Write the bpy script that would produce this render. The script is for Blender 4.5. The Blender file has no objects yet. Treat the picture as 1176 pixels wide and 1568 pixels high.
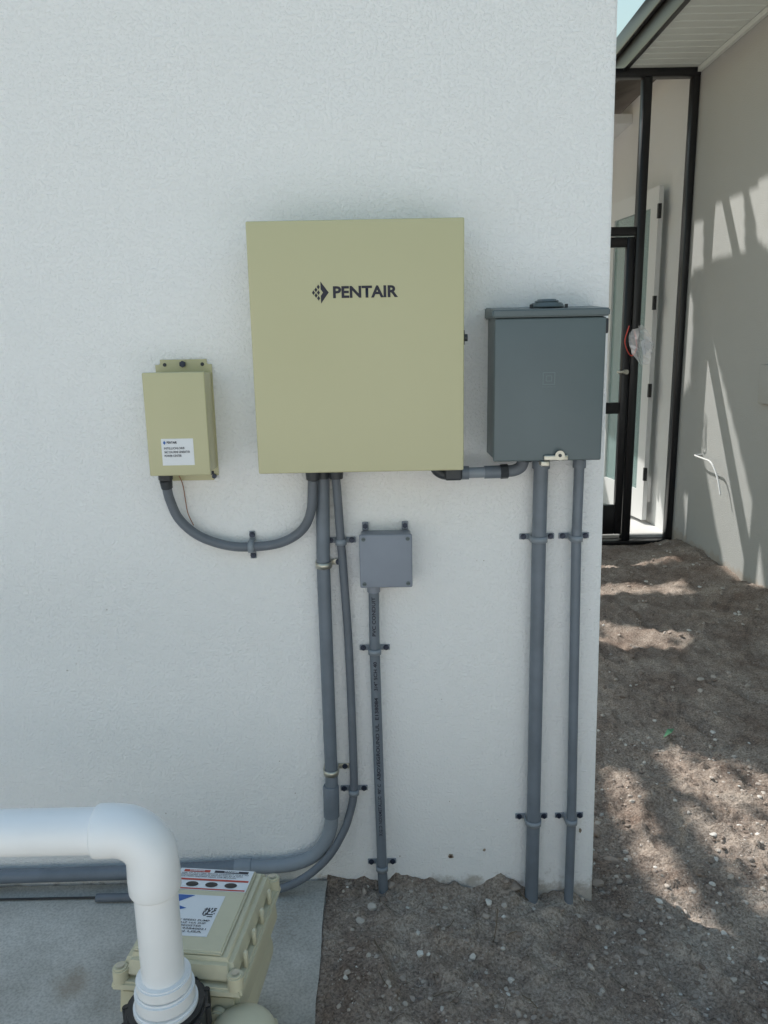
import bpy, bmesh, math, random, time
from mathutils import Vector, Matrix, noise
random.seed(7)
S=bpy.context.scene
S.view_settings.view_transform='Standard'; S.view_settings.look='None'; S.view_settings.exposure=0
COL=S.collection
# ---------------------------------------------------------------- helpers
def link(o): COL.objects.link(o); return o
def E(name):
    o=bpy.data.objects.new(name,None); o.empty_display_size=.1; return link(o)
def put(o,parent,name=None,mat=None,smooth=None):
    if name: o.name=name
    if parent: o.parent=parent
    if mat is not None:
        o.data.materials.clear(); o.data.materials.append(mat)
    return o
def mesh(name,verts,faces,parent=None,mat=None,smooth=False):
    me=bpy.data.meshes.new(name); me.from_pydata([tuple(v) for v in verts],[],faces); me.update()
    o=link(bpy.data.objects.new(name,me))
    if smooth: me.polygons.foreach_set('use_smooth',[True]*len(me.polygons))
    return put(o,parent,None,mat)
def from_bm(name,bm,parent,mat,smooth=True,ang=35):
    me=bpy.data.meshes.new(name); bm.normal_update()
    for f in bm.faces: f.smooth=smooth
    if smooth:
        for e in bm.edges:
            if len(e.link_faces)==2 and e.calc_face_angle(0)>math.radians(ang): e.smooth=False
    bm.to_mesh(me); bm.free()
    o=link(bpy.data.objects.new(name,me)); return put(o,parent,None,mat)
def box(name,x0,x1,y0,y1,z0,z1,parent,mat,bev=0.0,seg=3):
    bm=bmesh.new(); bmesh.ops.create_cube(bm,size=1)
    for v in bm.verts:
        v.co=Vector(((x0+x1)/2+v.co.x*(x1-x0),(y0+y1)/2+v.co.y*(y1-y0),(z0+z1)/2+v.co.z*(z1-z0)))
    if bev>0: bmesh.ops.bevel(bm,geom=list(bm.edges),offset=bev,segments=seg,profile=.5,affect='EDGES')
    return from_bm(name,bm,parent,mat,bev>0,50)
def cyl(name,p0,p1,r,parent,mat,r2=None,seg=28,bev=0.0):
    p0=Vector(p0);p1=Vector(p1); d=p1-p0
    bm=bmesh.new(); bmesh.ops.create_cone(bm,cap_ends=True,segments=seg,radius1=r,radius2=r if r2 is None else r2,depth=d.length)
    if bev>0:
        es=[e for e in bm.edges if abs(e.verts[0].co.z-e.verts[1].co.z)<1e-6]
        bmesh.ops.bevel(bm,geom=es,offset=bev,segments=2,affect='EDGES')
    M=Matrix.Translation((p0+p1)/2)@d.to_track_quat('Z','Y').to_matrix().to_4x4()
    bmesh.ops.transform(bm,matrix=M,verts=bm.verts)
    return from_bm(name,bm,parent,mat,True,40)
def catmull(pts,n=10):
    P=[Vector(p) for p in pts]; P=[P[0]*2-P[1]]+P+[P[-1]*2-P[-2]]; out=[]
    for i in range(1,len(P)-2):
        a,b,c,d=P[i-1:i+3]
        for k in range(n):
            t=k/n
            out.append(.5*((2*b)+(-a+c)*t+(2*a-5*b+4*c-d)*t*t+(-a+3*b-3*c+d)*t**3))
    out.append(P[-2]); return out
def tube(name,pts,r,parent,mat,seg=20,rfun=None):
    P=[Vector(p) for p in pts]; vs=[];fs=[]
    t=(P[1]-P[0]).normalized(); up=Vector((0,-1,0)) if abs(t.y)<.9 else Vector((0,0,1))
    nrm=(up-t*up.dot(t)).normalized()
    for i,p in enumerate(P):
        if i==0: t=(P[1]-P[0])
        elif i==len(P)-1: t=(P[-1]-P[-2])
        else: t=(P[i+1]-P[i-1])
        t.normalize(); nrm=(nrm-t*nrm.dot(t)).normalized(); b=t.cross(nrm)
        rr=rfun(i/(len(P)-1)) if rfun else r
        for k in range(seg):
            a=2*math.pi*k/seg; vs.append(p+(nrm*math.cos(a)+b*math.sin(a))*rr)
    for i in range(len(P)-1):
        for k in range(seg):
            k2=(k+1)%seg; fs.append((i*seg+k,i*seg+k2,(i+1)*seg+k2,(i+1)*seg+k))
    fs.append(tuple(range(seg))[::-1]); fs.append(tuple((len(P)-1)*seg+k for k in range(seg)))
    bm=bmesh.new(); me=bpy.data.meshes.new(name); me.from_pydata([tuple(v) for v in vs],[],fs); bm.from_mesh(me); bpy.data.meshes.remove(me)
    bmesh.ops.recalc_face_normals(bm,faces=bm.faces)
    return from_bm(name,bm,parent,mat,True,50)
def text(name,body,x0,x1,z0,z1,y,parent,mat,bold=0.0,fn=None):
    cu=bpy.data.curves.new(name,'FONT'); cu.body=body; cu.size=1; cu.offset=bold; cu.resolution_u=3
    to=bpy.data.objects.new(name+"_c",cu)
    me=bpy.data.meshes.new_from_object(to)
    bpy.data.objects.remove(to)
    xs=[v.co.x for v in me.vertices]; ys=[v.co.y for v in me.vertices]
    ax,bx,ay,by=min(xs),max(xs),min(ys),max(ys)
    for v in me.vertices:
        u=(v.co.x-ax)/(bx-ax); w=(v.co.y-ay)/(by-ay)
        if fn: v.co=fn(u,w)
        else: v.co=Vector((x0+u*(x1-x0),y,z0+w*(z1-z0)))
    o=link(bpy.data.objects.new(name,me)); return put(o,parent,None,mat)
# ---------------------------------------------------------------- materials
def mat(name,col,rough=.5,metal=0,bump=None,var=None,spec=.5,coat=0):
    m=bpy.data.materials.new(name); m.use_nodes=True; nt=m.node_tree; N=nt.nodes; L=nt.links
    b=N['Principled BSDF']; b.inputs['Roughness'].default_value=rough; b.inputs['Metallic'].default_value=metal
    b.inputs['Base Color'].default_value=(*col,1); b.inputs['Specular IOR Level'].default_value=spec
    b.inputs['Coat Weight'].default_value=coat
    tc=N.new('ShaderNodeTexCoord')
    if var:
        n=N.new('ShaderNodeTexNoise'); n.inputs['Scale'].default_value=var[0]; n.inputs['Detail'].default_value=4; n.inputs['Roughness'].default_value=.6
        L.new(tc.outputs['Object'],n.inputs['Vector'])
        r=N.new('ShaderNodeValToRGB'); a=var[1]
        r.color_ramp.elements[0].position=.3; r.color_ramp.elements[1].position=.7
        r.color_ramp.elements[0].color=(*[c*(1-a) for c in col],1); r.color_ramp.elements[1].color=(*[min(1,c*(1+a)) for c in col],1)
        L.new(n.outputs['Fac'],r.inputs['Fac']); L.new(r.outputs['Color'],b.inputs['Base Color'])
    if bump:
        n=N.new('ShaderNodeTexNoise'); n.inputs['Scale'].default_value=bump[0]; n.inputs['Detail'].default_value=bump[3] if len(bump)>3 else 2
        L.new(tc.outputs['Object'],n.inputs['Vector'])
        bp=N.new('ShaderNodeBump'); bp.inputs['Strength'].default_value=bump[1]; bp.inputs['Distance'].default_value=bump[2]
        L.new(n.outputs['Fac'],bp.inputs['Height']); L.new(bp.outputs['Normal'],b.inputs['Normal'])
    return m
def stucco(name,col,dirt=True):
    m=bpy.data.materials.new(name); m.use_nodes=True; nt=m.node_tree; N=nt.nodes; L=nt.links
    b=N['Principled BSDF']; b.inputs['Roughness'].default_value=.85; b.inputs['Specular IOR Level'].default_value=.25
    tc=N.new('ShaderNodeTexCoord')
    n1=N.new('ShaderNodeTexNoise'); n1.inputs['Scale'].default_value=150; n1.inputs['Detail'].default_value=2.5; n1.inputs['Roughness'].default_value=.6
    n2=N.new('ShaderNodeTexNoise'); n2.inputs['Scale'].default_value=9; n2.inputs['Detail'].default_value=2
    n3=N.new('ShaderNodeTexNoise'); n3.inputs['Scale'].default_value=1.3; n3.inputs['Detail'].default_value=3
    for n in (n1,n2,n3): L.new(tc.outputs['Object'],n.inputs['Vector'])
    cr=N.new('ShaderNodeMapRange'); cr.interpolation_type='SMOOTHSTEP'; cr.inputs['From Min'].default_value=.44; cr.inputs['From Max'].default_value=.70
    L.new(n1.outputs['Fac'],cr.inputs['Value'])
    b1=N.new('ShaderNodeBump'); b1.inputs['Strength'].default_value=.55; b1.inputs['Distance'].default_value=.0032
    hs=N.new('ShaderNodeMath'); hs.operation='MULTIPLY_ADD'; hs.inputs[1].default_value=2.2; L.new(n2.outputs['Fac'],hs.inputs[0]); L.new(cr.outputs[0],hs.inputs[2])
    L.new(hs.outputs[0],b1.inputs['Height']); L.new(b1.outputs['Normal'],b.inputs['Normal'])
    mx=N.new('ShaderNodeMixRGB'); mx.inputs['Color1'].default_value=(*[c*.96 for c in col],1); mx.inputs['Color2'].default_value=(*col,1)
    L.new(n3.outputs['Fac'],mx.inputs['Fac']); out=mx.outputs['Color']
    if dirt:
        sp=N.new('ShaderNodeSeparateXYZ'); L.new(tc.outputs['Object'],sp.inputs[0])
        n4=N.new('ShaderNodeTexNoise'); n4.inputs['Scale'].default_value=14; n4.inputs['Detail'].default_value=5; n4.inputs['Roughness'].default_value=.7
        L.new(tc.outputs['Object'],n4.inputs['Vector'])
        ma=N.new('ShaderNodeMath'); ma.operation='MULTIPLY_ADD'; ma.inputs[1].default_value=-.22; L.new(n4.outputs['Fac'],ma.inputs[0]); L.new(sp.outputs['Z'],ma.inputs[2])
        mr=N.new('ShaderNodeMapRange'); mr.inputs['From Min'].default_value=-.10; mr.inputs['From Max'].default_value=-.06; mr.inputs['To Min'].default_value=.75; mr.inputs['To Max'].default_value=0
        L.new(ma.outputs[0],mr.inputs['Value'])
        m2=N.new('ShaderNodeMixRGB'); m2.inputs['Color2'].default_value=(.40,.35,.30,1); L.new(out,m2.inputs['Color1']); L.new(mr.outputs[0],m2.inputs['Fac']); out=m2.outputs['Color']
    L.new(out,b.inputs['Base Color']); return m
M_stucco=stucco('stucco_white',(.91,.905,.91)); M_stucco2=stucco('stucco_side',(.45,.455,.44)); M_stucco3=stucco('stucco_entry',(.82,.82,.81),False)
M_beige=mat('beige_powdercoat',(.535,.505,.31),.3,bump=(260,.05,.0006),spec=.5)
M_beige2=mat('beige_plastic',(.60,.56,.41),.42,bump=(300,.1,.0005),var=(9,.05))
M_greybox=mat('grey_enamel',(.11,.140,.150),.38,bump=(200,.06,.0006),var=(5,.05))
M_greylite=mat('grey_enamel_light',(.15,.19,.2),.4)
M_pvcgrey=mat('grey_pvc',(.155,.18,.215),.45,var=(14,.12),bump=(60,.08,.001))
M_pvcgrey2=mat('grey_pvc_light',(.24,.27,.31),.45,var=(14,.08))
M_flex=mat('flex_conduit',(.135,.152,.18),.5,var=(20,.1))
M_jbox=mat('grey_jbox',(.25,.275,.33),.5,var=(10,.06))
M_dark=mat('dark_fitting',(.035,.04,.048),.45)
M_bolt=mat('blue_screw',(.03,.04,.07),.35,.3)
M_zinc=mat('zinc',(.55,.53,.46),.35,.85,bump=(90,.2,.001))
M_black=mat('black_alu',(.012,.012,.014),.35)
M_ink=mat('ink',(.015,.015,.03),.5)
M_white=mat('white_pvc',(.85,.855,.87),.28,var=(7,.025),bump=(25,.05,.001))
M_label=mat('label_paper',(.78,.79,.82),.4)
M_blue=mat('label_blue',(.03,.12,.4),.4); M_red=mat('label_red',(.5,.05,.03),.4)
M_blackpl=mat('black_plastic',(.02,.02,.022),.35)
M_copper=mat('copper_wire',(.35,.16,.10),.5,.1)
M_soffit=mat('vinyl_soffit',(.66,.69,.64),.5)
M_whitepaint=mat('white_paint',(.78,.78,.77),.5)
M_roof=mat('roof_tiles',(.12,.11,.1),.8,var=(5,.3))
M_leaf=mat('leaf',(.05,.085,.03),.6,var=(3,.4)); M_bark=mat('bark',(.12,.09,.06),.9,bump=(20,.8,.02),var=(10,.3))
M_sunmask=mat('sun_mask_dark',(.05,.06,.06),.9)  # for the added sheet that blocks the sun
M_paver=mat('light_pavers',(.78,.765,.74),.8,bump=(40,.3,.004),var=(2,.04))
def concrete():
    m=mat('concrete',(.42,.40,.38),.85); nt=m.node_tree; N=nt.nodes; L=nt.links; b=N['Principled BSDF']; tc=N.new('ShaderNodeTexCoord')
    def nz(s,d,r=.6):
        n=N.new('ShaderNodeTexNoise'); n.inputs['Scale'].default_value=s; n.inputs['Detail'].default_value=d; n.inputs['Roughness'].default_value=r; L.new(tc.outputs['Object'],n.inputs['Vector']); return n
    a=nz(5,6,.65); r=N.new('ShaderNodeValToRGB'); r.color_ramp.elements[0].position=.32; r.color_ramp.elements[1].position=.68
    r.color_ramp.elements[0].color=(.39,.37,.335,1); r.color_ramp.elements[1].color=(.62,.595,.56,1); L.new(a.outputs['Fac'],r.inputs['Fac'])
    s=nz(160,3); r2=N.new('ShaderNodeValToRGB'); r2.color_ramp.elements[0].position=.3; r2.color_ramp.elements[1].position=.6; r2.color_ramp.elements[0].color=(.66,.66,.66,1); L.new(s.outputs['Fac'],r2.inputs['Fac'])
    mx=N.new('ShaderNodeMixRGB'); mx.blend_type='MULTIPLY'; mx.inputs[0].default_value=.8; L.new(r.outputs[0],mx.inputs[1]); L.new(r2.outputs[0],mx.inputs[2])
    vm=N.new('ShaderNodeVectorMath'); vm.operation='DISTANCE'; vm.inputs[1].default_value=(-.76,-.36,.055); L.new(tc.outputs['Object'],vm.inputs[0])
    ad=N.new('ShaderNodeMath'); ad.operation='MULTIPLY_ADD'; ad.inputs[1].default_value=.12; L.new(nz(18,4).outputs['Fac'],ad.inputs[0]); L.new(vm.outputs['Value'],ad.inputs[2])
    mr=N.new('ShaderNodeMapRange'); mr.inputs['From Min'].default_value=.07; mr.inputs['From Max'].default_value=.12; mr.inputs['To Min'].default_value=.6; mr.inputs['To Max'].default_value=0; L.new(ad.outputs[0],mr.inputs['Value'])
    m2=N.new('ShaderNodeMixRGB'); m2.inputs['Color2'].default_value=(.28,.22,.16,1); L.new(mr.outputs[0],m2.inputs['Fac']); L.new(mx.outputs[0],m2.inputs['Color1'])
    L.new(m2.outputs[0],b.inputs['Base Color'])
    bp=N.new('ShaderNodeBump'); bp.inputs['Strength'].default_value=.4; bp.inputs['Distance'].default_value=.003; L.new(s.outputs['Fac'],bp.inputs['Height']); L.new(bp.outputs[0],b.inputs['Normal'])
    return m
M_conc=concrete()
def soil():
    m=mat('sandy_soil',(.3,.25,.2),.95,spec=.2); nt=m.node_tree; N=nt.nodes; L=nt.links; b=N['Principled BSDF']; tc=N.new('ShaderNodeTexCoord')
    def nz(s,d,r=.6):
        n=N.new('ShaderNodeTexNoise'); n.inputs['Scale'].default_value=s; n.inputs['Detail'].default_value=d; n.inputs['Roughness'].default_value=r; L.new(tc.outputs['Object'],n.inputs['Vector']); return n
    def ramp(n,p0,c0,p1,c1):
        r=N.new('ShaderNodeValToRGB'); r.color_ramp.elements[0].position=p0; r.color_ramp.elements[1].position=p1; r.color_ramp.elements[0].color=(*c0,1); r.color_ramp.elements[1].color=(*c1,1); L.new(n.outputs['Fac'],r.inputs['Fac']); return r
    a=ramp(nz(3.5,6,.72),.36,(.27,.20,.16),.64,(.53,.445,.375))
    s=nz(130,4,.7); g=ramp(s,.34,(.45,.43,.41),.62,(1.2,1.2,1.2))
    mx=N.new('ShaderNodeMixRGB'); mx.blend_type='MULTIPLY'; mx.inputs[0].default_value=1; L.new(a.outputs[0],mx.inputs[1]); L.new(g.outputs[0],mx.inputs[2])
    v=N.new('ShaderNodeTexVoronoi'); v.inputs['Scale'].default_value=85; L.new(tc.outputs['Object'],v.inputs['Vector'])
    w=N.new('ShaderNodeMapRange'); w.inputs['From Min'].default_value=.14; w.inputs['From Max'].default_value=.2; w.inputs['To Min'].default_value=.4; w.inputs['To Max'].default_value=0; L.new(v.outputs['Distance'],w.inputs['Value'])
    m2=N.new('ShaderNodeMixRGB'); m2.inputs['Color2'].default_value=(.65,.61,.55,1); L.new(w.outputs[0],m2.inputs['Fac']); L.new(mx.outputs[0],m2.inputs['Color1']); L.new(m2.outputs[0],b.inputs['Base Color'])
    bp=N.new('ShaderNodeBump'); bp.inputs['Strength'].default_value=1; bp.inputs['Distance'].default_value=.010; L.new(s.outputs['Fac'],bp.inputs['Height']); L.new(bp.outputs[0],b.inputs['Normal'])
    return m
M_soil=soil()
def stones():
    m=mat('stones',(.4,.37,.33),.9); nt=m.node_tree; N=nt.nodes; L=nt.links; b=N['Principled BSDF']
    g=N.new('ShaderNodeNewGeometry'); r=N.new('ShaderNodeValToRGB'); L.new(g.outputs['Random Per Island'],r.inputs['Fac'])
    r.color_ramp.elements[0].color=(.2,.15,.12,1); r.color_ramp.elements[1].color=(.72,.69,.64,1)
    e=r.color_ramp.elements.new(.6); e.color=(.40,.33,.28,1)
    e=r.color_ramp.elements.new(.88); e.color=(.52,.46,.40,1)
    L.new(r.outputs[0],b.inputs['Base Color']); return m
M_stone=stones()
def seethru(name,col,a,rough=.05):
    m=bpy.data.materials.new(name); m.use_nodes=True; N=m.node_tree.nodes; L=m.node_tree.links
    t=N.new('ShaderNodeBsdfTransparent'); b=N['Principled BSDF']; b.inputs['Base Color'].default_value=(*col,1); b.inputs['Roughness'].default_value=rough
    mx=N.new('ShaderNodeMixShader'); mx.inputs[0].default_value=a; L.new(t.outputs[0],mx.inputs[1]); L.new(b.outputs[0],mx.inputs[2]); L.new(mx.outputs[0],N['Material Output'].inputs[0]); return m
M_screen=seethru('insect_screen',(.05,.05,.05),.15,.6)
M_glass=seethru('door_glass',(.35,.5,.48),.45,.1)
M_bag=seethru('clear_film',(.85,.85,.88),.45,.15)
# ---------------------------------------------------------------- house
XW=2.30
H=E('stucco_house')
HW=2.42
bm=bmesh.new(); bmesh.ops.create_cube(bm,size=1)
for v in bm.verts:
    top=v.co.z>0; v.co=Vector((-7 if v.co.x<0 else (.537 if top else .574),.1+v.co.y*.2,HW if top else -.3))
bmesh.ops.bevel(bm,geom=list(bm.edges),offset=.006,segments=2,affect='EDGES'); from_bm('main_wall',bm,H,M_stucco,True,50)
box('parapet_cap',-7.03,.55,-.012,.212,HW+.003,HW+.05,H,M_whitepaint)
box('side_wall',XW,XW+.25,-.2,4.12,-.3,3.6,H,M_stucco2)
box('entry_side_wall',XW+.002,XW+.25,4.123,8.0,-.3,3.6,H,M_stucco3)
box('entry_back_wall',-2,XW,7.4,7.6,-.3,3.6,H,M_stucco3)
box('entry_ceiling',.4,XW,5.6,7.38,3.42,3.5,H,M_whitepaint)
box('entry_floor',-1.0,XW,4.17,7.38,-.2,-.035,H,M_paver)
vs=[];fs=[];ys=[];y=-.2
while y<4.2:
    ys+= [(y,3.39),(y+.085,3.39),(y+.09,3.396),(y+.1,3.396)]; y+=.105
for (yy,zz) in ys: vs+=[(1.785,yy,zz),(XW-.005,yy,zz)]
for i in range(len(ys)-1): fs.append((2*i,2*i+1,2*i+3,2*i+2))
mesh('soffit',vs,fs,H,M_soffit)
box('fascia',1.745,1.78,-.3,4.4,3.375,3.53,H,M_black,.004,2)
box('gutter_lip',1.715,1.743,-.3,4.4,3.50,3.62,H,M_black,.006,2)
mesh('roof',[(1.73,-.35,3.62),(1.73,8.2,3.62),(5,8.2,4.6),(5,-.35,4.6)],[(0,1,2,3)],H,M_roof)
box('soffit_trim',XW-.03,XW-.004,-.2,4.05,3.355,3.386,H,M_soffit)
tube('wall_hook',catmull([(XW+.01,3.60,.70),(XW-.06,3.58,.70),(XW-.07,3.4,.70),(XW-.07,3.27,.69),(XW-.06,3.18,.6),(XW-.06,3.12,.50)],6),.006,H,M_whitepaint,10)
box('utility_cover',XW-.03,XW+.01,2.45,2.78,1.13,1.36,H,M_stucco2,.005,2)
def blob(name,cx,cz,r,m,sq=1,yy=-.0025):
    vs=[(cx,yy,cz)]; n=14
    for k in range(n):
        a=2*math.pi*k/n; q=r*random.uniform(.65,1.15); vs.append((cx+math.cos(a)*q,yy,cz+math.sin(a)*q*sq))
    mesh(name,vs,[(0,1+k,1+(k+1)%n) for k in range(n)],H,m)
M_chip=mat('bare_render',(.32,.26,.2),.95,bump=(200,.6,.002),var=(80,.3)); M_chipd=mat('chip_hole',(.07,.04,.03),.95)
blob('wall_chip',.168,.117,.009,M_chip); blob('wall_chip_hole',.168,.116,.005,M_chipd,1,-.004)
blob('wall_chip',.262,.135,.005,M_chip); blob('wall_nick',.528,.19,.004,M_chip,2)
for i in range(26): blob('wall_speck',random.uniform(-.9,.54),random.uniform(.08,1.0),random.uniform(.0008,.0018),M_chip)
# neighbouring house, patio and hedge added unseen behind the photographer to shape the light
NB=E('added_bounce_house')  # added sunlit white wall, bounces light back at the main wall
box('bounce_front_wall',-10,3,-7.3,-7.0,-.3,3.3,NB,M_stucco3)
box('eave_board',-10.4,3.4,-7.35,-6.85,3.303,3.42,NB,M_whitepaint)
mesh('roof_slope',[(-10.4,-6.85,3.43),(3.4,-6.85,3.43),(3.4,-11,5.1),(-10.4,-11,5.1)],[(0,1,2,3)],NB,M_roof)
for xx in (-5,-1.6):
    box('window_frame',xx-.75,xx+.75,-6.995,-6.95,.95,2.2,NB,M_whitepaint,.01,2); box('window_glass',xx-.68,xx+.68,-6.945,-6.94,1.02,2.13,NB,M_black)
PT=E('added_bounce_patio'); bm=bmesh.new()  # pale paving added out of view to bounce sun onto the wall
k=0; y=-6.9
while y<-1.75:
    x=-9.2+(.3 if k%2 else 0)
    while x<2.8:
        if not (x<-.1 and y>-3.1):
            bmesh.ops.create_cube(bm,size=1,matrix=Matrix.Translation((x+.3,y+.3,-.0))@Matrix.Diagonal((.592,.592,.10,1)))
        x+=.6
    y+=.6; k+=1
from_bm('bounce_pavers',bm,PT,M_paver,False)
HG=E('added_hedge'); vs=[];fs=[]  # added out of view to cut the light from the right
for i in range(9000):
    q=Vector((random.uniform(4.4,5.8),random.uniform(-8,-1.2),random.uniform(-.05,2.4)))
    if noise.noise(q*1.6)<-.25: continue
    s=random.uniform(.04,.09); d=Vector((random.gauss(0,1),random.gauss(0,1),random.gauss(0,1))).normalized(); e=d.orthogonal().normalized()*s*.5; d*=s
    a=len(vs); vs+=[q-d,q+e,q+d,q-e]; fs.append((a,a+1,a+2,a+3))
mesh('added_hedge_leaves',vs,fs,HG,M_leaf)
for yy in range(-8,-1): tube('added_hedge_stem',[(5.1,yy+.3,-.1),(5.15,yy+.35,1),(5.05,yy+.3,2.1)],.03,HG,M_bark,8)
# ---------------------------------------------------------------- entry screen door
YD=4.1
D=E('screen_door')
def fb(n,x0,x1,z0,z1,t=.05): box(n,x0,x1,YD-t/2,YD+t/2,z0,z1,D,M_black,.003,1)
fb('head_rail',.9,XW-.002,3.335,3.39,.08)
fb('post',1.90,1.96,-.05,3.333,.08); fb('side_jamb',2.25,2.296,-.05,3.333,.08); fb('far_jamb',.9,.96,-.05,3.333,.08)
fb('transom_rail',.962,1.898,2.27,2.33,.07)
fb('door_top_rail',.97,1.835,2.19,2.26); fb('door_stile',1.837,1.893,.0,2.26); fb('door_stile_far',.965,.969+.05,.0,2.188)
fb('door_mid_rail',1.02,1.835,.96,1.045); fb('kick_panel',1.02,1.835,.0,.235); fb('threshold',.9,2.296,-.08,-.052,.12)
mesh('screen_upper',[(1.02,YD,.235),(1.835,YD,.235),(1.835,YD,2.19),(1.02,YD,2.19)],[(0,1,2,3)],D,M_screen)
mesh('screen_side',[(1.96,YD,-.05),(2.25,YD,-.05),(2.25,YD,3.333),(1.96,YD,3.333)],[(0,1,2,3)],D,M_screen)
mesh('screen_transom',[(.962,YD,2.33),(1.898,YD,2.33),(1.898,YD,3.333),(.962,YD,3.333)],[(0,1,2,3)],D,M_screen)
cyl('door_handle',(1.86,YD-.03,1.28),(1.86,YD-.08,1.28),.018,D,M_zinc); box('lever',1.79,1.87,YD-.085,YD-.065,1.27,1.29,D,M_zinc,.004,2)
B=E('plastic_bag')
vs=[];fs=[];n=9
for i in range(n):
    for j in range(n):
        u=i/(n-1);w=j/(n-1); wd=.09+.06*math.sin(math.pi*w)
        x=1.90+.09*w+(u-.5)*wd+.0; z=1.60-.26*w+ (u-.5)*.05
        vs.append((x+random.uniform(-.006,.006),YD-.13+.035*math.sin(u*9+w*5)+random.uniform(-.008,.008),z+random.uniform(-.006,.006)))
for i in range(n-1):
    for j in range(n-1): fs.append((i*n+j,(i+1)*n+j,(i+1)*n+j+1,i*n+j+1))
mesh('bag_film',vs,fs,B,M_bag)
mesh('paper_sheet',[(1.94,YD-.11,1.50),(2.00,YD-.115,1.54),(2.03,YD-.11,1.46),(1.97,YD-.12,1.40)],[(0,1,2,3)],B,M_label)
tube('tie_string',catmull([(1.86,YD-.09,1.62),(1.83,YD-.1,1.5),(1.88,YD-.1,1.40),(1.92,YD-.1,1.46),(1.90,YD-.1,1.58)],6),.004,B,M_red,8)
G=E('glazed_door')
def dl(n,a0,a1,z0,z1,m,th=.04):
    p=Vector((2.235,4.55,0)); q=Vector((2.10,5.45,0)); d=(q-p); nn=Vector((d.y,-d.x,0)).normalized()*th/2
    A=p+d*a0; C2=p+d*a1; vs=[A-nn,C2-nn,C2+nn,A+nn]
    V=[(v.x,v.y,z0) for v in vs]+[(v.x,v.y,z1) for v in vs]
    mesh(n,V,[(0,1,2,3),(4,7,6,5),(0,4,5,1),(1,5,6,2),(2,6,7,3),(3,7,4,0)],G,m)
dl('hinge_stile',0,.14,0,2.7,M_whitepaint); dl('lock_stile',.86,1,0,2.7,M_whitepaint)
dl('top_rail',.14,.86,2.55,2.7,M_whitepaint); dl('bottom_rail',.14,.86,0,.25,M_whitepaint); dl('pane',.14,.86,.25,2.55,M_glass,.01)
for z in (.35,1.05,1.75,2.45): box('hinge',2.20,2.225,4.50,4.53,z,z+.11,G,M_black)
# ---------------------------------------------------------------- ground
feet=[(.95,1.35,.5),(1.15,1.75,.2),(.9,.35,-.3),(1.25,1.1,.9),(.25,-.3,1.2),(1.5,2.2,.1),(.75,-.3,.4),(1.6,1.3,.7),(.05,-.33,.2),(1.1,-.25,.9)]
def height(x,y):
    hb=.042-.13*x if x<.6 else -.031
    hb=max(-.032,min(.052,hb))
    if x>.6: hb-= .01*min(1,(x-.6))
    far=min(1,max(0,(y-.3)/1.5)); hb=hb*(1-far)+(-.045)*far if x>.4 else hb
    P=Vector((x,y,0))
    fade=min(1,max(.25,(x+.16)/.12))
    h=hb+fade*(.022*(noise.noise(P*2.3))+.018*noise.noise(P*7))+.012*fade*noise.noise(P*19)+.008*noise.noise(P*47)
    c=noise.noise(P*31+Vector((5,3,1))); h+=.024*max(0,c-.10)
    for fx,fy,fa in feet:
        dx,dy=x-fx,y-fy
        if abs(dx)<.25 and abs(dy)<.25:
            u=dx*math.cos(fa)+dy*math.sin(fa); w=-dx*math.sin(fa)+dy*math.cos(fa)
            d=math.hypot(u/.055,w/.14)
            h+=-.018*math.exp(-d**4)+.009*math.exp(-((d-1.25)/.25)**2)
    if y<.2:
        h+=.03*math.exp(-((x-.31)/.05)**2-((y+.0)/.05)**2)-.012*math.exp(-((x-.18)/.09)**2-(y/.1)**2)
        h+=.018*math.exp(-(y/.03)**2)*(.5+noise.noise(Vector((x*13,7,0))))
    if x>1.9: h+=.09*min(1,(x-1.9)/.35)*(.6+noise.noise(Vector((y*3,2,0))))
    if y>3.9: h=min(h,-.085)
    return h
def rng(a,b,s):
    n=int(round((b-a)/s)); return [a+(b-a)*i/n for i in range(n+1)]
xs=[-80,-30,-12,-5,-2,-.7]+rng(-.25,1.3,.008)+rng(1.32,2.4,.018)+[3,6,14,35,80]
ys=[-80,-30,-12,-6,-3,-1.6]+rng(-.75,.9,.008)+rng(.92,4.3,.02)+[5,7,12,30,80]
vs=[];fs=[]
for yy in ys:
    for xx in xs:
        fine=(-.26<xx<2.41 and -.76<yy<4.31)
        z=height(xx,yy) if fine else -.05
        if xx<-.18: z=min(z,-.0)
        if xx<-.6: z=-.05
        vs.append((xx,yy,z))
nx=len(xs)
for j in range(len(ys)-1):
    for i in range(nx-1): fs.append((j*nx+i,j*nx+i+1,(j+1)*nx+i+1,(j+1)*nx+i))
mesh('ground',vs,fs,None,M_soil,True)
SL=E('concrete_slab')
bm=bmesh.new(); bmesh.ops.create_cube(bm,size=1)
for v in bm.verts: v.co=Vector((-2.165+v.co.x*4.0,-1.401+v.co.y*2.8,-.02+v.co.z*.15))
bmesh.ops.bevel(bm,geom=list(bm.edges),offset=.012,segments=3,affect='EDGES')
bmesh.ops.subdivide_edges(bm,edges=[e for e in bm.edges if e.calc_length()>1],cuts=40,use_grid_fill=True)
for v in bm.verts:
    if v.co.x>-.19: v.co.x+=.006*noise.noise(Vector((0,v.co.y*9,v.co.z*9)))
from_bm('slab_block',bm,SL,M_conc,True,40)
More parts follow.
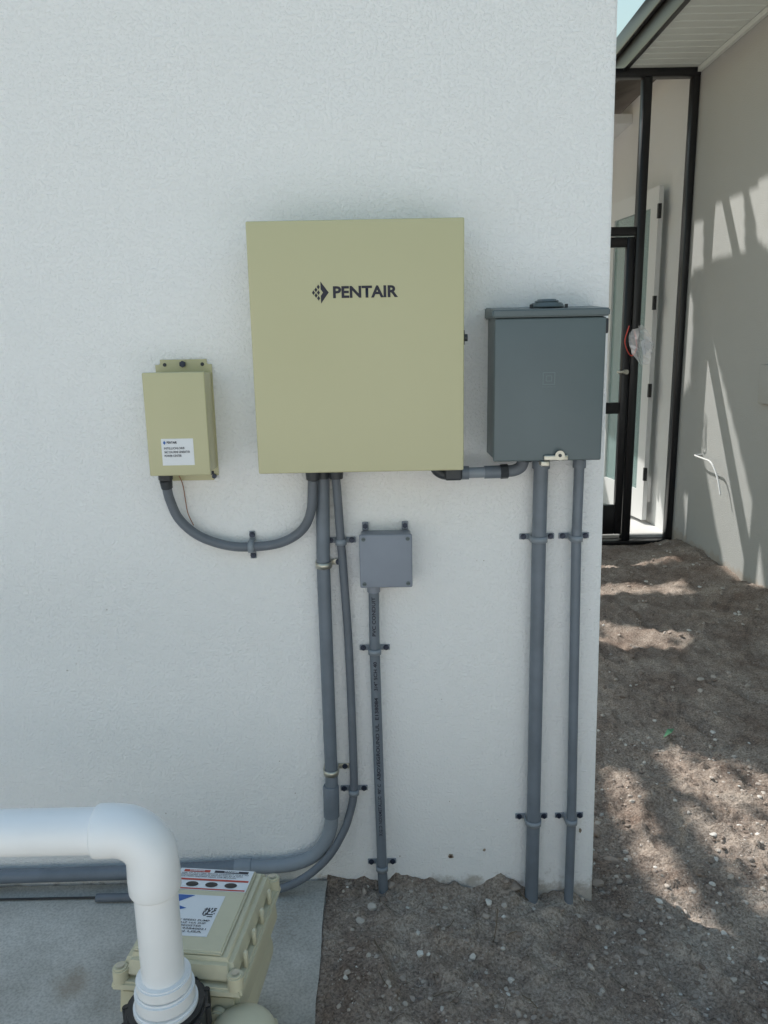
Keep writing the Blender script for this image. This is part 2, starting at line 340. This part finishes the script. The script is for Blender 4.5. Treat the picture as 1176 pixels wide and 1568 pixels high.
# stones
def ico(sub):
    b=bmesh.new(); bmesh.ops.create_icosphere(b,subdivisions=sub,radius=1); b.verts.index_update()
    V=[v.co.copy() for v in b.verts]; F=[tuple(v.index for v in f.verts) for f in b.faces]; b.free(); return V,F
ICO={1:ico(1),2:ico(2)}
def stonemesh(name,items,mt):
    vs=[];fs=[]
    for (x,y,z,r) in items:
        V,F=ICO[1 if r<.008 else 2]
        sx,sy,sz=random.uniform(.7,1.3),random.uniform(.7,1.3),random.uniform(.45,.85); o=Vector((random.random()*99,)*3)
        a=random.random()*6.28; c,s=math.cos(a),math.sin(a); b0=len(vs)
        pl=[(Vector((random.gauss(0,1),random.gauss(0,1),random.gauss(0,1))).normalized(),random.uniform(.55,.85)) for _ in range(6)]
        for q in V:
            k=1+.3*noise.noise(q*1.7+o)
            p=q*k
            for nn,dd in pl:
                e=p.dot(nn)-dd
                if e>0: p=p-nn*e
            px,py,pz=p.x*sx*r,p.y*sy*r,p.z*sz*r
            vs.append((x+px*c-py*s,y+px*s+py*c,z+pz))
        fs+=[tuple(i+b0 for i in f) for f in F]
    return mesh(name,vs,fs,None,mt)
it=[]
for i in range(13000):
    if i<10500: x=random.uniform(-.15,1.35); y=random.uniform(-.7,.95)
    else: x=random.uniform(.6,2.25); y=random.uniform(.8,3.9)
    if x<.58 and y>-.004: continue
    if noise.noise(Vector((x*4,y*4,3)))<random.uniform(-.6,.3): continue
    r=.0013+.009*random.random()**4.5
    if y>1: r*=1.6
    it.append((x,y,height(x,y)+r*.1,r))
for i in range(130):
    t=random.random()
    if t<.5: x=.60+abs(random.gauss(0,.08)); y=random.uniform(-.2,.7)
    elif t<.65: x=random.uniform(-.14,.55); y=-.012-abs(random.gauss(0,.07))
    else: x=random.uniform(2.0,2.25); y=random.uniform(2.2,3.9)
    r=random.uniform(.004,.013); it.append((x,y,height(x,y)+r*.1,r))
for (x,y,r) in [(-.02,-.075,.015),(.645,.42,.026),(.66,.30,.022),(.68,.18,.018),(.61,.08,.018),(.345,-.02,.016)]:
    it.append((x,y,height(x,y)+r*.2,r))
stonemesh('gravel',it,M_stone)
TW=E('dry_twigs'); M_twig=mat('twig',(.16,.12,.08),.9)
for i in range(34):
    x=random.uniform(-.1,1.3); y=random.uniform(-.45,-.05) if x<.6 else random.uniform(-.4,2.2)
    a=random.uniform(0,6.28); l=random.uniform(.02,.06)
    if x<.58 and y+math.sin(a)*l>-.01: continue
    pts=[(x+math.cos(a)*l*t,y+math.sin(a)*l*t,height(x+math.cos(a)*l*t,y+math.sin(a)*l*t)+.004) for t in (0,.5,1)]
    tube('twig',pts,random.uniform(.0007,.0013),TW,M_twig,5)
tube('twig',catmull([(.262,-.19,0),(.268,-.195,.05),(.272,-.19,.10)],3),.0013,TW,M_twig,5)
mesh('green_leaf',[(1.08,.86,-.01),(1.12,.88,.0),(1.15,.93,-.01),(1.11,.90,.005)],[(0,1,2,3)],TW,mat('greenleaf',(.12,.3,.16),.6))
# ---------------------------------------------------------------- big cabinet
C=E('control_cabinet')
box('cabinet_body',-.283,.181,-.131,-.001,1.238,1.779,C,M_beige,.004,3)
box('cabinet_door',-.288,.186,-.142,-.1325,1.232,1.785,C,M_beige,.0035,4)
box('latch_plate',.1815,.190,-.118,-.098,1.515,1.548,C,M_blackpl,.002,2); cyl('latch_key',(.188,-.108,1.531),(.197,-.108,1.531),.008,C,M_dark)
text('lettering','PENTAIR',-.103,.040,1.621,1.6465,-.1428,C,M_ink,.035)
vs=[];fs=[]
def dia(cx,cz,w,h):
    i=len(vs); vs.extend([(cx-w,-.1428,cz),(cx,-.1428,cz-h),(cx+w,-.1428,cz),(cx,-.1428,cz+h)]); fs.append((i,i+1,i+2,i+3))
ex,ez=-.131,1.6335
i=len(vs); vs+= [(ex+.001,-.1428,ez+.0235),(ex+.001,-.1428,ez+.007),(ex+.006,-.1428,ez),(ex+.001,-.1428,ez-.007),(ex+.001,-.1428,ez-.0235),(ex+.0185,-.1428,ez)]
fs+= [(i,i+1,i+2,i+5),(i+2,i+3,i+4,i+5)]
for (a,b) in [(-.004,.012),(-.004,0),(-.004,-.012),(-.0095,.006),(-.0095,-.006),(-.015,0)]: dia(ex+a,ez+b,.0034,.0052)
mesh('emblem',vs,fs,C,M_ink)
def connector(px,y,z,parent,r=.015):
    cyl('locknut',(px,y,z),(px,y,z-.012),r*1.35,parent,M_dark,seg=8,bev=.001)
    cyl('gland',(px,y,z-.0125),(px,y,z-.036),r*1.12,parent,M_dark,r2=r*.98,bev=.001)
connector(-.171,-.055,1.237,C,.0165); connector(-.115,-.045,1.237,C,.0165)
# ---------------------------------------------------------------- small box
T=E('power_supply_box')
box('housing',-.548,-.412,-.088,-.003,1.228,1.462,T,M_beige,.003,3)
box('cover',-.552,-.408,-.101,-.0895,1.225,1.466,T,M_beige,.003,3)
bm=bmesh.new(); bmesh.ops.create_cube(bm,size=1)
for v in bm.verts: v.co=Vector((-.478+v.co.x*.136,-.0035+v.co.y*.004,1.345+v.co.z*.296))
bmesh.ops.bevel(bm,geom=[e for e in bm.edges if abs(e.verts[0].co.x-e.verts[1].co.x)<1e-5 and abs(e.verts[0].co.z-e.verts[1].co.z)<1e-5],offset=.012,segments=5,affect='EDGES')
o=from_bm('mounting_flange',bm,T,M_beige,True,50)
for px in (-.523,-.479,-.432): cyl('slot',(px,-.0062,1.481),(px,-.0066,1.481),.0045,T,M_dark,seg=16)
cyl('flange_screw',(-.479,-.006,1.482),(-.479,-.013,1.482),.008,T,M_bolt,seg=6,bev=.001)
cyl('cover_screw',(-.415,-.06,1.228),(-.415,-.06,1.220),.006,T,M_dark)
cyl('flange_screw_low',(-.42,-.006,1.207),(-.42,-.013,1.207),.006,T,M_bolt,seg=6)
box('label',-.519,-.444,-.1018,-.1012,1.250,1.313,T,M_label)
text('label_brand','PENTAIR',-.506,-.482,1.3015,1.307,-.1024,T,M_ink,.03)
for k,(s,w) in enumerate([('INTELLICHLOR®',.048),('SALT CHLORINE GENERATOR',.060),('POWER CENTER',.040)]):
    text('label_text',s,-.513,-.513+w,1.288-k*.009,1.2935-k*.009,-.1024,T,M_ink,.015)
vs=[(-.515,-.1024,1.3035),(-.5115,-.1024,1.299),(-.508,-.1024,1.3035),(-.5115,-.1024,1.309)]
mesh('label_mark',vs,[(0,1,2,3)],T,M_blue)
cyl('conduit_nut',(-.530,-.05,1.2265),(-.530,-.05,1.206),.018,T,M_dark,seg=8,bev=.002); cyl('conduit_gland',(-.530,-.05,1.2055),(-.529,-.047,1.185),.0155,T,M_dark,r2=.0135,bev=.001)
# ---------------------------------------------------------------- grey disconnect
Dn=E('breaker_panel_box')
box('panel_body',.258,.503,-.118,-.001,1.252,1.575,Dn,M_greybox,.003,3)
box('panel_cover',.256,.506,-.131,-.1195,1.248,1.571,Dn,M_greybox,.004,3)
x0,x1=.250,.512
V=[(x0,-.136,1.573),(x1,-.136,1.573),(x1,-.001,1.573),(x0,-.001,1.573),(x0,-.136,1.590),(x1,-.136,1.590),(x1,-.001,1.600),(x0,-.001,1.600)]
bm=bmesh.new(); vv=[bm.verts.new(v) for v in V]
for f in [(0,3,2,1),(4,5,6,7),(0,1,5,4),(1,2,6,5),(2,3,7,6),(3,0,4,7)]: bm.faces.new([vv[i] for i in f])
bmesh.ops.bevel(bm,geom=list(bm.edges),offset=.003,segments=3,affect='EDGES'); from_bm('rain_cap',bm,Dn,M_greybox,True,50)
cyl('hub_base',(.385,-.062,1.595),(.385,-.062,1.606),.041,Dn,M_greybox,r2=.036,bev=.002); cyl('hub_dome',(.385,-.062,1.606),(.385,-.062,1.614),.030,Dn,M_greybox,r2=.024,bev=.003)
for px in (.345,.425): cyl('hub_screw',(px,-.085,1.594),(px,-.085,1.602),.004,Dn,M_dark,seg=6)
box('side_hinge',.5065,.514,-.12,-.09,1.535,1.568,Dn,M_dark,.002,1)
def frame(n,cx,cz,w,h,t,y,par,m):
    for nm,a in (('t',(cx-w,cx+w,cz+h-t,cz+h)),('b',(cx-w,cx+w,cz-h,cz-h+t)),('l',(cx-w,cx-w+t,cz-h+t,cz+h-t)),('r',(cx+w-t,cx+w,cz-h+t,cz+h-t))):
        box(n,a[0],a[1],y-.0004,y,a[2],a[3],par,m)
frame('embossed_mark',.380,1.437,.014,.014,.0016,-.1313,Dn,M_greylite); frame('embossed_mark',.380,1.437,.007,.0065,.0014,-.1313,Dn,M_greylite)
text('embossed_text','SQUARE D',.365,.395,1.4165,1.4195,-.1316,Dn,M_greylite)
box('hasp_plate',.372,.428,-.139,-.1325,1.250,1.262,Dn,M_zinc,.002,2); cyl('hasp_boss',(.408,-.139,1.262),(.408,-.142,1.262),.011,Dn,M_zinc); cyl('hasp_hole',(.408,-.1425,1.262),(.408,-.1432,1.262),.004,Dn,M_dark)
box('hasp_tab',.366,.386,-.136,-.11,1.236,1.248,Dn,M_zinc,.002,2)
for px in (.387,.483): cyl('hub',(px,-.035,1.251),(px,-.035,1.236),.024 if px<.4 else .018,Dn,M_dark,bev=.002)
# ---------------------------------------------------------------- conduits
def strap(par,x,z,R,yc=-.03,m=None,vert=True,ears=(1,1),w=.0075,ear=.026,bolt=M_bolt):
    m=m or M_pvcgrey; n=12; vs=[];fs=[]; R1=R+.0005;R2=R+.0032
    prof=[]
    for k in range(n+1):
        a=math.pi*k/n; prof.append((math.cos(a),math.sin(a)))
    def P(u,d,l): return (x+u,-d,z+l) if vert else (x+l,-d,z+u)
    for l in (-w,w):
        vs.append(P(R1,.002,l)); vs.append(P(R2,.002,l))
        for c,s in prof: vs.append(P(c*R1,-yc+s*R1,l)); vs.append(P(c*R2,-yc+s*R2,l))
        vs.append(P(-R1,.002,l)); vs.append(P(-R2,.002,l))
    k=(len(vs))//2; m2=k//2
    for i in range(m2-1):
        a=2*i; fs+=[(a,a+2,a+2+k,a+k),(a+1,a+1+k,a+3+k,a+3),(a,a+1,a+3,a+2),(a+k,a+k+2,a+3+k,a+1+k)]
    o=mesh('strap_saddle',vs,fs,par,m,True)
    for s,on in ((1,ears[0]),(-1,ears[1])):
        if not on: continue
        u0=s*(R2-.0006); u1=s*(R+ear)
        a,b=min(u0,u1),max(u0,u1)
        if vert: box('strap_ear',x+a,x+b,-.0055,-.001,z-w,z+w,par,m,.0015,2)
        else: box('strap_ear',x-w,x+w,-.0055,-.001,z+a,z+b,par,m,.0015,2)
        u=s*(R+ear*.62)
        c=(x+u,z) if vert else (x,z+u)
        cyl('strap_screw',(c[0],-.0056,c[1]),(c[0],-.0125,c[1]),.0058,par,bolt,seg=6,bev=.001)
        cyl('screw_washer',(c[0],-.0055,c[1]),(c[0],-.0068,c[1]),.0075,par,bolt,seg=16)
A=E('flexible_conduit')
pa=[(-.530,-.048,1.19),(-.527,-.038,1.155),(-.510,-.03,1.104),(-.466,-.026,1.060),(-.400,-.026,1.034),(-.335,-.026,1.028),(-.262,-.026,1.037),(-.207,-.034,1.070),(-.180,-.045,1.122),(-.172,-.054,1.20)]
tube('whip',catmull(pa,10),.0118,A,M_flex,18); strap(A,-.335,1.028,.012,-.026,M_pvcgrey2,vert=False,ear=.024)
tube('ground_wire',catmull([(-.508,-.03,1.228),(-.500,-.012,1.19),(-.497,-.008,1.15),(-.492,-.012,1.115),(-.478,-.02,1.085)],6),.0012,A,M_copper,8)
Bc=E('electrical_conduit')
tube('riser',[(-.150,-.026,1.20),(-.156,-.028,.98),(-.155,-.03,.36)],.0172,Bc,M_pvcgrey)
cyl('riser_top_coupling',(-.149,-.027,1.238),(-.150,-.027,1.20),.02,Bc,M_dark,bev=.001)
tube('bell',[(-.157,-.031,.362),(-.157,-.031,.358),(-.158,-.031,.285),(-.158,-.031,.270)],.0215,Bc,M_pvcgrey,rfun=lambda t:.0195 if t==0 else .0215)
sw=catmull([(-.158,-.031,.28),(-.162,-.031,.235),(-.178,-.031,.19),(-.210,-.031,.150),(-.255,-.031,.128),(-.304,-.031,.119),(-.39,-.031,.117)],10)
tube('sweep_elbow',sw,.0188,Bc,M_pvcgrey2)
tube('run_coupling',[(-.385,-.031,.117),(-.430,-.031,.116)],.0215,Bc,M_pvcgrey2)
tube('ground_run',[(-.43,-.031,.116),(-.72,-.032,.107),(-1.1,-.032,.102),(-3.2,-.032,.10)],.0188,Bc,M_pvcgrey)
strap(Bc,-.155,.979,.0175,-.028,M_zinc,ears=(1,0),ear=.03); strap(Bc,-.155,.403,.0175,-.03,M_zinc,ears=(1,0),ear=.03)
Cc=E('flexible_conduit')
pc=[(-.116,-.045,1.205),(-.114,-.034,1.15),(-.110,-.024,1.036),(-.107,-.022,.98),(-.098,-.022,.74),(-.095,-.022,.43),(-.097,-.022,.332),(-.108,-.026,.275),(-.130,-.04,.22),(-.176,-.055,.153),(-.25,-.07,.100),(-.34,-.075,.072),(-.5,-.08,.068),(-.8,-.08,.067)]
tube('whip',catmull(pc,12),.0108,Cc,M_flex,16); strap(Cc,-.110,1.036,.011,-.023,M_pvcgrey2); strap(Cc,-.096,.336,.011,-.022,M_pvcgrey2)
tube('bond_wire',catmull([(-1.6,-.075,.062),(-1.1,-.07,.060),(-.7,-.072,.061),(-.45,-.085,.061)],8),.003,Cc,M_blackpl,8)
J=E('junction_box')
box('jbox_body',-.060,.066,-.050,-.001,.928,1.060,J,M_jbox,.006,3); box('jbox_lid',-.063,.068,-.062,-.0515,.925,1.062,J,M_jbox,.004,3)
for px in (-.052,.057):
    for pz in (.936,1.051): cyl('lid_screw',(px,-.0622,pz),(px,-.0645,pz),.0052,J,M_greybox,bev=.0008,seg=18); box('screw_slot',px-.004,px+.004,-.0652,-.0647,pz-.0007,pz+.0007,J,M_dark)
for px in (-.048,.052):
    box('mount_ear',px-.008,px+.008,-.008,-.001,1.0605,1.082,J,M_jbox,.002,2); cyl('ear_screw',(px,-.0085,1.073),(px,-.017,1.073),.0068,J,M_bolt,seg=6,bev=.001)
cyl('box_hub',(-.030,-.03,.9275),(-.030,-.03,.905),.0165,J,M_jbox,bev=.001)
Dc=E('electrical_conduit')
tube('riser',[(-.030,-.03,.906),(-.031,-.03,.744),(-.024,-.031,.105),(-.019,-.034,-.03)],.0134,Dc,M_pvcgrey)
strap(Dc,-.031,.744,.0137,m=M_pvcgrey2); strap(Dc,-.024,.107,.0137,-.031,m=M_pvcgrey2)
def pipetext(s,z0,z1,xc,R=.0134):
    def f(u,w):
        z=z0+u*(z1-z0); t=(.744-z)/(.744-.105); x=-.031+.007*max(0,t); dx=(.5-w)*.0095
        return Vector((x+dx,-.0305-math.sqrt((R+.0006)**2-dx*dx),z))
    text('pipe_print',s,0,0,0,0,0,Dc,M_ink,.02,fn=f)
pipetext('PVC CONDUIT',.79,.895,0); pipetext('3/4" SCH 40',.64,.72,0); pipetext('ABOVEGROUND UL  E138084',.38,.62,0); pipetext('RIGID NONMETALLIC  90° C',.215,.37,0); pipetext('VYNCO  PVC',.03,.085,0)
for nm,x0,x1,R in (('E',.387,.390,.0180),('F',.481,.494,.0125)):
    c=E('electrical_conduit')
    tube('riser',[(x0,-.034,1.238),(x0,-.031,1.033),(x1+.001,-.031,.24),(x1,-.036,-.09)],R,c,M_pvcgrey)
    cyl('top_coupling',(x0,-.034,1.236),(x0,-.034,1.215),R+.0035,c,M_pvcgrey,bev=.001)
    strap(c,x0,1.036,R+.0003,-.031,M_pvcgrey2); strap(c,x1+.001,.24,R+.0003,-.031,M_pvcgrey2)
Gc=E('electrical_conduit')
box('elbow_body',.148,.190,-.078,-.040,1.196,1.228,Gc,M_dark,.006,3); cyl('elbow_neck',(.162,-.058,1.225),(.162,-.058,1.2375),.02,Gc,M_dark)
tube('elbow_sweep',catmull([(.122,-.06,1.232),(.130,-.06,1.218),(.146,-.06,1.209),(.165,-.06,1.208)],5),.012,Gc,M_dark,14)
tube('elbow_hub',[(.190,-.059,1.212),(.207,-.059,1.212)],.0165,Gc,M_pvcgrey)
tube('link_pipe',[(.205,-.059,1.212),(.285,-.059,1.213)],.0132,Gc,M_pvcgrey2)
tube('link_coupling',[(.245,-.059,1.2125),(.283,-.059,1.213)],.0158,Gc,M_pvcgrey)
cyl('link_nut',(.283,-.059,1.213),(.302,-.059,1.214),.018,Gc,M_dark,seg=8,bev=.001)
tube('link_flex',catmull([(.30,-.059,1.214),(.318,-.059,1.216),(.334,-.06,1.226),(.341,-.06,1.25)],7),.0145,Gc,M_flex,16)
cyl('link_lock',(.341,-.06,1.2515),(.340,-.06,1.238),.02,Gc,M_dark,seg=8)
# ---------------------------------------------------------------- white pvc plumbing
W=E('white_pvc_pipe'); yp=-.75; zp=.731; xp=-.403
tube('horizontal_pipe',[(-2.6,yp,zp-.004),(-.47,yp,zp)],.0378,W,M_white,36)
R0=.0435
arc=[(-.4935,yp,zp),(-.492,yp,zp),(-.489,yp,zp),(-.470,yp,zp)]
r=.056
for k in range(0,13):
    a=math.pi/2*k/12; arc.append((xp-r+math.sin(a)*r,yp,zp-r+math.cos(a)*r))
arc+=[(xp,yp,zp-.085),(xp,yp,zp-.109),(xp,yp,zp-.112),(xp,yp,zp-.1135)]
nA=len(arc)-1
def rf(t):
    i=round(t*nA); d=min(i,nA-i)
    return (.0395,.0425,.0437,.0440)[d] if d<4 else .0430
tube('elbow',arc,R0,W,M_white,40,rfun=rf)
tube('vertical_pipe',[(xp,yp,zp-.07),(xp,yp,.40)],.0368,W,M_white,36)
cyl('union_collar',(xp,yp,.448),(xp,yp,.425),.0475,W,M_white,bev=.003,seg=40)
cyl('union_body',(xp,yp,.4245),(xp,yp,.395),.052,W,M_white,bev=.004,seg=40)
cyl('union_ring',(xp,yp,.3945),(xp,yp,.374),.056,W,M_white,bev=.003,seg=40)
# ---------------------------------------------------------------- pump
P=E('pool_pump')
cyl('union_nut',(xp,yp,.385),(xp,yp,.335),.072,P,M_blackpl,bev=.006,seg=36)
for k in range(12):
    a=k*math.pi/6; cx,cy=xp+math.cos(a)*.072,yp+math.sin(a)*.072
    cyl('nut_rib',(cx,cy,.38),(cx,cy,.34),.007,P,M_blackpl,bev=.002,seg=10)
cyl('discharge_neck',(xp,yp,.334),(xp,yp,.24),.055,P,M_beige2)
bm=bmesh.new(); bmesh.ops.create_uvsphere(bm,u_segments=32,v_segments=20,radius=1)
for v in bm.verts: v.co=Vector((-.40+v.co.x*.135,-.80+v.co.y*.10,.205+v.co.z*.125))
from_bm('volute',bm,P,M_beige2)
cyl('strainer_pot',(-.42,-1.02,.07),(-.42,-1.02,.30),.115,P,M_beige2,bev=.01,seg=40); cyl('strainer_lid',(-.42,-1.02,.3005),(-.42,-1.02,.335),.105,P,M_blackpl,bev=.01,seg=40)
cyl('motor',(-.385,-.74,.205),(-.35,-.40,.205),.085,P,M_beige2,bev=.012,seg=40)
box('foot',-.50,-.25,-1.0,-.5,.056,.10,P,M_beige2,.008,2)
bm=bmesh.new(); bmesh.ops.create_uvsphere(bm,u_segments=24,v_segments=16,radius=1)
for v in bm.verts: v.co=Vector((-.272+v.co.x*.06,-.745+v.co.y*.06,.312+v.co.z*.03))
from_bm('seal_plate_lobe',bm,P,M_beige2)
DR=E('drive_enclosure'); DR.parent=P; DR.location=(-.386,-.545,.308); DR.rotation_euler=(math.radians(-3),0,math.radians(-6))
def dome(name,w,d,z0,z1,inset,m,bev,par,ox=0,oy=0):
    bm=bmesh.new(); vv=[]
    for z,s in ((z0,0),(z1,inset)):
        for sx,sy in ((-1,-1),(1,-1),(1,1),(-1,1)): vv.append(bm.verts.new((ox+sx*(w-s),oy+sy*(d-s),z)))
    for f in [(0,3,2,1),(4,5,6,7),(0,1,5,4),(1,2,6,5),(2,3,7,6),(3,0,4,7)]: bm.faces.new([vv[i] for i in f])
    bmesh.ops.bevel(bm,geom=list(bm.edges),offset=bev,segments=4,affect='EDGES'); return from_bm(name,bm,par,m,True,50)
dome('drive_base',.118,.150,-.03,.035,.004,M_beige2,.008,DR)
dome('drive_skirt',.126,.158,.036,.052,.003,M_beige2,.004,DR)
dome('drive_lid',.112,.146,.053,.094,.012,M_beige2,.009,DR)
dome('lid_panel',.088,.126,.0945,.101,.003,M_beige2,.003,DR,-.006)
for sx in (-1,1):
    for sy in (-1,1):
        cyl('lug',(sx*.110,sy*.142,.045),(sx*.110,sy*.142,.076),.015,DR,M_beige2,bev=.003); cyl('lug_screw',(sx*.110,sy*.142,.0765),(sx*.110,sy*.142,.079),.008,DR,M_zinc,seg=12,bev=.001)
for k in range(4): box('side_rib',.113,.121,-.10+k*.06,-.09+k*.06,.052,.085,DR,M_beige2,.002,1)
for sx in (-.08,.08): cyl('front_boss',(sx,-.150,.0),(sx,-.166,.0),.015,DR,M_beige2,bev=.003)
zt=.1014
def flat(n,x0,x1,y0,y1,m,k=0):
    z=zt+k*.0004
    mesh(n,[(x0,y0,z),(x1,y0,z),(x1,y1,z),(x0,y1,z)],[(0,1,2,3)],DR,m)
def ftext(s,x0,x1,y0,y1,m,b=.01):
    text('label_print',s,0,0,0,0,0,DR,m,b,fn=lambda u,w:Vector((x0+u*(x1-x0),y0+w*(y1-y0),zt+.0012)))
flat('warning_label',-.088,.076,.050,.121,M_label)
flat('warning_band',-.085,.073,.081,.087,M_red,1); flat('warning_stripe',-.078,-.02,.109,.117,M_red,1); flat('warning_stripe',-.01,.065,.109,.117,M_ink,1)
ftext('WARNING',-.066,-.032,.1105,.1155,M_label,.03); ftext('DANGER',.012,.045,.1105,.1155,M_label,.03)
for k,s in enumerate(('RISK OF ELECTRIC SHOCK CONNECT ONLY TO','GROUNDED CIRCUIT PROTECTED BY A GFCI','SUCTION HAZARD READ THE MANUAL')): ftext(s,-.08,.068-.012*k,.102-k*.0055,.1058-k*.0055,M_ink)
flat('warning_strip',-.085,.073,.052,.056,M_red,1)
for k in range(3):
    vs=[(-.045+k*.042+math.cos(a)*.0135,.0685+math.sin(a)*.0085,zt+.0006) for a in [i*math.pi/10 for i in range(20)]]
    mesh('button',vs,[tuple(range(20))],DR,M_blackpl)
flat('data_label',-.076,.038,-.085,.035,M_label)
mesh('data_blue',[(-.074,-.005,zt+.0005),(-.025,.033,zt+.0005),(-.074,.033,zt+.0005)],[(0,1,2)],DR,M_blue)
mesh('data_blue',[(-.07,-.024,zt+.0005),(-.03,-.007,zt+.0005),(-.05,-.0,zt+.0005),(-.07,-.008,zt+.0005)],[(0,1,2,3)],DR,M_blue)
for k,s in enumerate(('VARIABLE SPEED PUMP','230V 50/60HZ 16A 3HP','SCAN TO REGISTER','SERIAL 0193840021','MADE IN USA')): ftext(s,-.070,.030-.006*(k%3),-.044-k*.008,-.0390-k*.008,M_ink)
vs=[];fs=[]
for i in range(9):
    for j in range(9):
        if random.random()<.5:
            a=len(vs); X=.008+i*.0028; Y=-.03+j*.003; vs+=[(X,Y,zt+.0005),(X+.0026,Y,zt+.0005),(X+.0026,Y+.0028,zt+.0005),(X,Y+.0028,zt+.0005)]; fs.append((a,a+1,a+2,a+3))
mesh('qr_code',vs,fs,DR,M_ink)
# ---------------------------------------------------------------- added unseen sun mask on posts, holes shaped to throw the passage's sun patches
SX=.62; SUN=Vector((-SX,.62,1.0))
lit_ground=[[(.80,.66),(.90,.65),(.86,.2),(.87,-.05),(.93,-.38),(.86,-.45),(.80,-.15),(.76,.1),(.76,.4)],
 [(1.02,.80),(1.14,.84),(1.40,.62),(1.5,.2),(1.15,-.02),(1.03,-.09),(.99,.3),(1.05,.6)],
 [(1.25,2.95),(1.95,2.90),(1.95,2.72),(1.3,2.75)],[(1.15,2.25),(1.65,2.0),(1.5,1.82),(1.05,1.95)],[(1.5,3.4),(2.1,3.45),(2.1,3.3),(1.5,3.28)]]
lit_wall=[[(2.3,2.45),(3.18,2.42),(3.0,2.10),(2.3,1.7)],[(3.74,2.42),(3.25,2.42),(3.17,2.06),(3.70,2.07)],[(4.1,2.36),(3.86,2.34),(3.80,2.03),(4.1,1.98)],
 [(3.68,1.65),(3.2,1.05),(2.75,.45),(2.5,-.1),(3.05,-.1),(3.45,.5),(3.72,.9)],[(4.05,1.9),(3.93,1.75),(3.9,1.2),(4.05,1.1)],[(4.0,.8),(3.9,.7),(3.65,.0),(3.78,.0)]]
def inside(p,poly):
    c=False; n=len(poly)
    for i in range(n):
        a=poly[i];b=poly[(i+1)%n]
        if (a[1]>p[1])!=(b[1]>p[1]) and p[0]<(b[0]-a[0])*(p[1]-a[1])/(b[1]-a[1])+a[0]: c=not c
    return c
def lit(q):
    t=q.z-(-.04); g=q-SUN*t
    if g.x<XW:
        if not any(inside((g.x+.02*noise.noise(g*9),g.y+.03*noise.noise(g*9+Vector((4,4,4)))),pl) for pl in lit_ground): return False
        return noise.noise(Vector((g.x*9,g.y*9,1)))>-.28
    t=(XW-q.x)/SX; w=q-SUN*t
    return any(inside((w.y,w.z),pl) for pl in lit_wall)
TR=E('added_sun_mask'); vs=[];fs=[]; st=.022; nX=int(5.0/st); nY=int(5.25/st)
for j in range(nY+1):
    for i in range(nX+1): vs.append((-3.4+i*st,2.1+j*st,5.0))
for j in range(nY):
    for i in range(nX):
        q=Vector((-3.4+(i+.5)*st,2.1+(j+.5)*st,5.0))
        if not lit(q): a=j*(nX+1)+i; fs.append((a,a+1,a+nX+2,a+nX+1))
mesh('sun_mask_sheet',vs,fs,TR,M_sunmask)
for (a,b) in ((-3.4,2.1),(-3.4,7.35),(-.9,7.9)): tube('sun_mask_post',[(a,b,-.1),(a,b,5.05)],.045,TR,M_black,12)
# ---------------------------------------------------------------- light
w=bpy.data.worlds.new('World'); S.world=w; w.use_nodes=True; N=w.node_tree.nodes; L=w.node_tree.links
sk=N.new('ShaderNodeTexSky'); sk.sky_type='NISHITA'; sk.sun_disc=False
el=math.atan2(1,math.hypot(SX,.62)); sk.sun_elevation=el; sk.sun_rotation=math.atan2(-SX,.62)%(2*math.pi)
sk.air_density=3.0; sk.dust_density=1.0; sk.ozone_density=5.5
L.new(sk.outputs[0],N['Background'].inputs[0]); N['Background'].inputs[1].default_value=.15
sl=bpy.data.lights.new('sun','SUN'); sl.energy=5; sl.angle=math.radians(.5); sl.color=(1,.97,.92)
so=link(bpy.data.objects.new('sun',sl)); so.rotation_euler=(-SUN).to_track_quat('-Z','Y').to_euler()
# ---------------------------------------------------------------- camera
p=math.radians(12.3); ro=math.radians(1.09)
f=Vector((0,math.cos(p),-math.sin(p))); r0=Vector((1,0,0)); u0=Vector((0,math.sin(p),math.cos(p)))
r=r0*math.cos(ro)-u0*math.sin(ro); u=u0*math.cos(ro)+r0*math.sin(ro)
cam=bpy.data.cameras.new('camera'); co=link(bpy.data.objects.new('camera',cam))
co.matrix_world=Matrix(((r.x,u.x,-f.x,0),(r.y,u.y,-f.y,-1.9),(r.z,u.z,-f.z,1.52),(0,0,0,1)))
cam.sensor_fit='VERTICAL'; cam.sensor_height=34.6; cam.sensor_width=26; cam.lens=26.0; cam.clip_start=.05; cam.clip_end=500
S.camera=co
